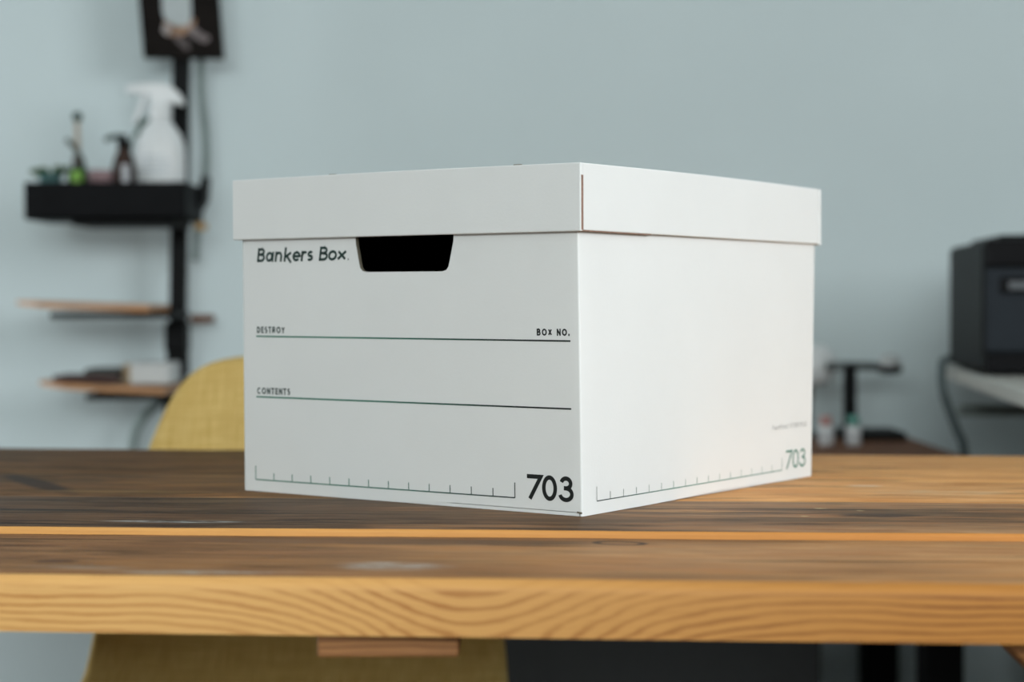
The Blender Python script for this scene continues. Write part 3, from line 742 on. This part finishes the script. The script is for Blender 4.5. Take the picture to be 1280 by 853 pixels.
# leafy sprig
b = bmesh.new(); tube([(-.646,3.10,TF),(-.640,3.10,1.13),(-.630,3.098,1.162),(-.612,3.095,1.180),(-.602,3.095,1.187)], .0022, 6, b)
sp_ = thing('plant_sprig', 'thin dark green sprig rising behind the amber pump bottle', 'plant', (-.646, 3.10, TF))
obj('stem', b, mat('sprig_green', (.025,.07,.045), .6, var=.2), sp_, smooth=True)
def leaf(p, d, ln, wd, parent, m):
    bm = bmesh.new(); p = Vector(p); d = Vector(d).normalized(); s = d.cross(Vector((0, 1, 0.2))).normalized(); up = s.cross(d)
    L_, R_, Cc = [], [], []
    for i in range(6):
        t = i/5; ww = wd*math.sin(PI*min(.98, t*.9+.08)); c = p + d*ln*t + up*(-.15*ln*t*t)
        L_.append(bm.verts.new(c - s*ww + up*ww*.3)); R_.append(bm.verts.new(c + s*ww + up*ww*.3)); Cc.append(bm.verts.new(c))
    for i in range(5):
        bm.faces.new((L_[i], Cc[i], Cc[i+1], L_[i+1])); bm.faces.new((Cc[i], R_[i], R_[i+1], Cc[i+1]))
    o = obj('leaf', bm, m, parent, smooth=True); md = o.modifiers.new('thickness', 'SOLIDIFY'); md.thickness = .0008; return o
lm = mat('leaf_dark_green', (.03, .10, .06), .5, var=.3)
for p, d in (((-.612,3.095,1.180),(.8,-.2,.5)),((-.620,3.096,1.172),(-.3,-.2,1)),((-.602,3.095,1.187),(1,-.1,.1)),((-.630,3.098,1.162),(.9,-.3,-.1))): leaf(p, d, .022, .005, sp_, lm)
# small teal pot plant and pink tub
pt = thing('potted_plant', 'tiny green plant in a teal pot at the left end of the black tray', 'plant', (-.757, 3.05, TF))
obj('pot', lathe([(.015,TF),(.0175,TF+.004),(.019,1.092),(.017,1.0925)], -.761, 3.05, 0, 20), mat('teal_glaze', (.05,.12,.12), .4, var=.2), pt, smooth=True)
lg = mat('leaf_light_green', (.07,.13,.05), .5, var=.3)
for k in range(7):
    a = 2*PI*k/7 + .3; leaf((-.761+.01*math.cos(a), 3.05+.01*math.sin(a), 1.091), (math.cos(a)-.45, math.sin(a)*.6, .35), .026, .006, pt, lg)
tag(obj('cosmetic_tub', lathe([(.018,TF),(.0195,TF+.003),(.0195,1.081),(.0202,1.082),(.0202,1.093),(.018,1.095)], -.672, 3.02, 0, 20), mat('dusty_pink_plastic', (.26,.17,.18), .5), smooth=True),
    'low dusty pink tub between the green bottle and the amber bottle', 'tub')
# things on the lower shelf
def on2(x): return zt2(x)
zz = on2(-.70)+.0035
nb = thing('notebook', 'dark closed notebook lying flat on the lower wooden shelf, bottom one', 'notebook', (-.69, 3.05, zz))
b = bmesh.new(); box(b, -.748, -.640, 3.0, 3.10, zz+.0004, zz+.0098)
obj('cover', b, mat('black_cover', (.020,.014,.014), .5), nb, bevel=.0015)
o = obj('page_edges', bx(-.747, -.642, 2.999, 3.0, zz+.003, zz+.0075), mat('red_brown_pages', (.10,.04,.035), .7), nb)
wl = tag(obj('wallet', bx(-.700, -.645, 3.01, 3.09, zz+.0098, zz+.0205), mat('grey_green_leather', (.055,.06,.055), .6, var=.2), bevel=.004),
    'small grey-brown wallet lying on the dark notebook', 'wallet')
zb_ = on2(-.60)+.0036
wb = thing('carton', 'small white carton with a cream end on the lower shelf beside the post', 'carton', (-.585, 3.04, zb_))
obj('carton_body', bx(-.622, -.557, 3.0, 3.09, zb_, zb_+.034), mat('white_carton', (.55,.57,.57), .6), wb, bevel=.002)
obj('end_flap', bx(-.6235, -.622, 3.001, 3.089, zb_+.001, zb_+.033), mat('cream_card', (.58,.48,.33), .6), wb)
tag(obj('wood_block', bx(-.6385, -.6255, 3.02, 3.08, on2(-.632)+.0015, on2(-.632)+.034), mat('tan_block', (.36,.27,.17), .6), bevel=.002),
    'narrow tan block standing between the notebook and the white carton', 'block')
# cables
tag(obj('hanging_cable', tube([(-.537,3.185,1.50),(-.534,3.185,1.295),(-.533,3.185,1.235),(-.527,3.185,1.165),(-.527,3.18,1.10),(-.540,3.185,1.05),(-.548,3.19,.95)], .0066, 10), M['cable'], smooth=True),
    'grey cable hanging down the wall to the right of the black post, below the picture', 'cable')
tag(obj('looped_cable', tube([(-.548,3.20,.722),(-.585,3.195,.722),(-.618,3.19,.70),(-.645,3.18,.67),(-.657,3.18,.62),(-.652,3.18,.5),(-.62,3.19,.3),(-.58,3.19,.02)], .0075, 10), M['cable'], smooth=True),
    'grey-green cable curving down from the lower shelf beside the yellow chair', 'cable')
# picture
pc = thing('picture', 'dark picture with a pale and brown figure hung at the top of the post', 'picture', (-.557, 3.14, 1.29))
b = bmesh.new(); a0 = (-.622, 1.293); a1 = (-.487, 1.2915); sh_ = -.075
hexa(b, [(a0[0],3.130,a0[1]),(a1[0],3.130,a1[1]),(a1[0],3.150,a1[1]),(a0[0],3.150,a0[1])] + [(p[0]+sh_*.21, p[2], p[1]+.21) for p in ((a0[0],a0[1],3.130),(a1[0],a1[1],3.130),(a1[0],a1[1],3.150),(a0[0],a0[1],3.150))])
obj('panel', b, mat('black_brown_canvas', (.010,.008,.007), .7, var=.3, spec=.08), pc, bevel=.002)
def blob(name, pts, m, y=3.1294):
    P = smooth_path([(p[0], 0, p[1]) for p in pts + pts[:1]], 4)[:-1]
    bm = bmesh.new(); bm.faces.new([bm.verts.new((p.x, y, p.z)) for p in P]); return obj(name, bm, m, pc)
blob('painted_shape', [(-.590,1.40),(-.588,1.365),(-.574,1.345),(-.553,1.342),(-.541,1.356),(-.542,1.40),(-.55,1.43),(-.58,1.43)], mat('pale_grey_paint', (.42,.47,.48), .6))
blob('painted_shape', [(-.586,1.358),(-.584,1.335),(-.566,1.328),(-.548,1.334),(-.536,1.345),(-.534,1.360),(-.548,1.347),(-.57,1.348)], mat('brown_paint', (.26,.15,.09), .6, var=.4), 3.1290)
blob('painted_shape', [(-.590,1.338),(-.580,1.330),(-.576,1.344),(-.586,1.350)], mat('pale_pink_paint', (.38,.34,.33), .6), 3.1286)
blob('painted_shape', [(-.548,1.336),(-.530,1.322),(-.514,1.318),(-.510,1.328),(-.524,1.335),(-.538,1.347)], mat('dim_mauve_paint', (.17,.14,.14), .6, var=.4), 3.1284)
blob('painted_shape', [(-.574,1.330),(-.562,1.316),(-.548,1.305),(-.543,1.311),(-.556,1.328)], mat('dark_mauve_paint', (.07,.055,.055), .6, var=.4), 3.1282)

# ------------------------------------------------------------------ rear desk with small things (right)
desk = thing('desk', 'low dark brown wooden desk on black legs against the back wall, behind the table', 'desk', (.2, 2.85, 0))
DZ = .649
obj('desk_top', bx(-.25, .662, 2.45, 3.215, DZ-.028, DZ), M['desk'], desk, bevel=.003)
for x0 in (.598, -.225):
    for y0 in (2.67, 3.12):
        obj('leg', bx(x0, x0+.058, y0, y0+.058, 0, DZ-.028), M['black'], desk, bevel=.002)
    obj('leg_rail', bx(x0+.01, x0+.048, 2.728, 3.12, .06, .10), M['black'], desk, bevel=.002)
obj('apron', bx(-.167, .598, 2.68, 2.70, DZ-.09, DZ-.028), M['black'], desk)
pc2 = tag(obj('added_shade_unit', bx(-.15, .47, 2.80, 3.19, 0, .50), mat('charcoal_laminate', (.03,.034,.035), .5), bevel=.004), 'plain charcoal drawer unit added under the rear desk to stand for its shade', 'drawer unit')  # dark block added where there is only shade under the desk
cb = thing('added_blocker', 'charcoal cabinet standing under the white side table, added unseen to keep light off the wall', 'blocker', (1.05, 2.5, 0))  # unseen block, added to darken the lower right wall
obj('blocker_body', bx(.86, 1.26, 2.2, 2.85, 0, .735), mat('charcoal_blocker', (.03,.033,.034), .5), cb, bevel=.004)
obj('blocker_front', bx(.865, 1.255, 2.185, 2.2, .02, .73), mat('charcoal_blocker_front', (.035,.038,.039), .5), cb, bevel=.003)
# T stand
st = thing('desk_stand', 'black T-shaped stand with a silver knob, on the brown rear desk', 'stand', (.559, 3.05, DZ))
obj('base', bx(.540, .640, 2.985, 3.11, DZ, DZ+.014), M['black'], st, bevel=.003)
obj('post', bx(.549, .569, 3.04, 3.06, DZ+.014, .772), M['black'], st, bevel=.002)
obj('arm', tube([(.520,3.05,.769),(.560,3.05,.769),(.640,3.05,.767)], .0075, 10, curve=False), M['steel_grey'], st, smooth=True)
obj('knob_cup', lathe([(.010,.755),(.018,.757),(.021,.762),(.0205,.767),(.018,.768)], .625, 3.05, 0, 20), M['black'], st, smooth=True)
obj('knob', lathe([(.018,.7675),(.019,.772),(.0175,.780),(.012,.786),(.004,.789)], .625, 3.05, 0, 20), M['silver'], st, smooth=True)
# round white lamp
lp = thing('desk_lamp', 'round white lamp head on a slim grey stem, partly hidden behind the box', 'lamp', (.495, 3.09, DZ))
obj('lamp_head', lathe([(.008,-.010),(.026,-.008),(.034,0),(.034,.006),(.024,.013),(.006,.016)], .508, 3.075, .770, 28, tilt=Matrix.Rotation(PI/2, 4, 'X')), M['white'], lp, smooth=True)
obj('stem', tube([(.497,3.092,.655),(.497,3.092,.70),(.503,3.086,.77)], .006, 10), mat('grey_metal_stem', (.25,.27,.27), .4, metal=.4), lp, smooth=True)
obj('base', lathe([(.03,DZ),(.03,DZ+.006),(.01,DZ+.010)], .497, 3.092, 0, 20), M['steel_grey'], lp, smooth=True)
def small_bottle(x, y, cap_m, label, capname):
    t = thing('small_bottle', label, 'bottle', (x, y, DZ), 'small bottles on the rear desk')
    obj('bottle', lathe([(.0105,DZ),(.0122,DZ+.002),(.0122,DZ+.029),(.008,DZ+.033)], x, y, 0, 18), M['white'], t, smooth=True)
    obj('cap', lathe([(.0098,DZ+.0315),(.0098,DZ+.044),(.0085,DZ+.0465)], x, y, 0, 18), cap_m, t, smooth=True)
    obj('label_band', lathe([(.0123,DZ+.008),(.01235,DZ+.009),(.01235,DZ+.022),(.0123,DZ+.023)], x, y, 0, 18), mat('pale_label', (.62,.64,.66), .5), t, smooth=True)
small_bottle(.494, 2.90, mat('red_pink_cap', (.50,.26,.24), .4), 'small white bottle with a reddish cap, nearest the box on the rear desk', 'red')
small_bottle(.537, 2.90, mat('teal_cap', (.13,.38,.32), .4), 'small white bottle with a teal cap, in front of the black stand', 'teal')

# ------------------------------------------------------------------ printer on the white side table
sd = thing('side_table', 'off-white side table under the black printer at the right', 'table', (1.0, 2.7, 0))
SZ = .770
b = bmesh.new()
cr = [(.60, 2.10), (1.42, 2.02), (1.54, 3.06), (.716, 3.06)]
hexa(b, [(x, y, SZ-.022) for x, y in cr] + [(x, y, SZ) for x, y in cr])
obj('table_top', b, M['tabletop_white'], sd, bevel=.003)
obj('apron', bx(.712, 1.44, 2.93, 2.95, .692, .710), mat('grey_green_steel', (.20,.235,.22), .5), sd, bevel=.002)
for x, y in ((1.30, 2.15), (1.42, 2.93), (1.0, 2.93)):
    obj('leg', bx(x-.02, x+.02, y-.02, y+.02, 0, SZ-.022), M['steel_grey'], sd, bevel=.002)
obj('bracket', bx(1.0, 1.02, 2.95, 3.0, .70, SZ-.022), M['steel_grey'], sd)
pr = thing('printer', 'black printer with a slate front standing on the white side table', 'printer', (.9, 2.75, SZ))
R_ = lambda u, v: (.664 + u*math.cos(.085) + v*math.sin(.10), 2.60 - u*math.sin(.085)*0 + u*math.sin(-.085) + v*math.cos(.10))
def pbox(u0, u1, v0, v1, z0, z1, nm, m, bevel):
    b = bmesh.new(); c = [R_(u0,v0), R_(u1,v0), R_(u1,v1), R_(u0,v1)]
    hexa(b, [(x, y, z0) for x, y in c] + [(x, y, z1) for x, y in c]); return obj(nm, b, m, pr, bevel=bevel, seg=4)
pbox(0, .40, 0, .35, SZ+.004, .962, 'casing', M['printer'], .010)
pbox(.004, .396, -.006, .01, SZ+.034, .922, 'front_panel', M['printer_blue'], .004)
pbox(.003, .397, -.004, .02, .924, .963, 'upper_strip', M['printer_gloss'], .005)
pbox(.004, .396, -.008, .02, SZ+.004, SZ+.031, 'tray_slot', M['printer_gloss'], .004)
pbox(.022, .11, -.010, .0, .886, .910, 'control_pad', M['printer_gloss'], .005)
pbox(.034, .075, -.0112, -.009, .892, .904, 'display', mat('grey_display', (.10,.11,.12), .25), .002)
pbox(.03, .37, .04, .32, .962, .971, 'scanner_lid', M['printer'], .004)
for u, v in ((.03,.03),(.37,.03),(.03,.32),(.37,.32)): pbox(u-.012, u+.012, v-.012, v+.012, SZ, SZ+.005, 'foot', M['black'], 0)
tag(obj('power_cable', tube([(.720,2.99,.782),(.700,2.98,.781),(.684,2.93,.775),(.677,2.90,.74),(.687,2.90,.708),(.701,2.90,.67),(.712,2.90,.637),(.725,2.92,.5),(.72,3.0,.25),(.70,3.15,.02)], .0065, 10), M['cable_dark'], smooth=True),
    'dark grey cable drooping over the left edge of the white side table', 'cable')
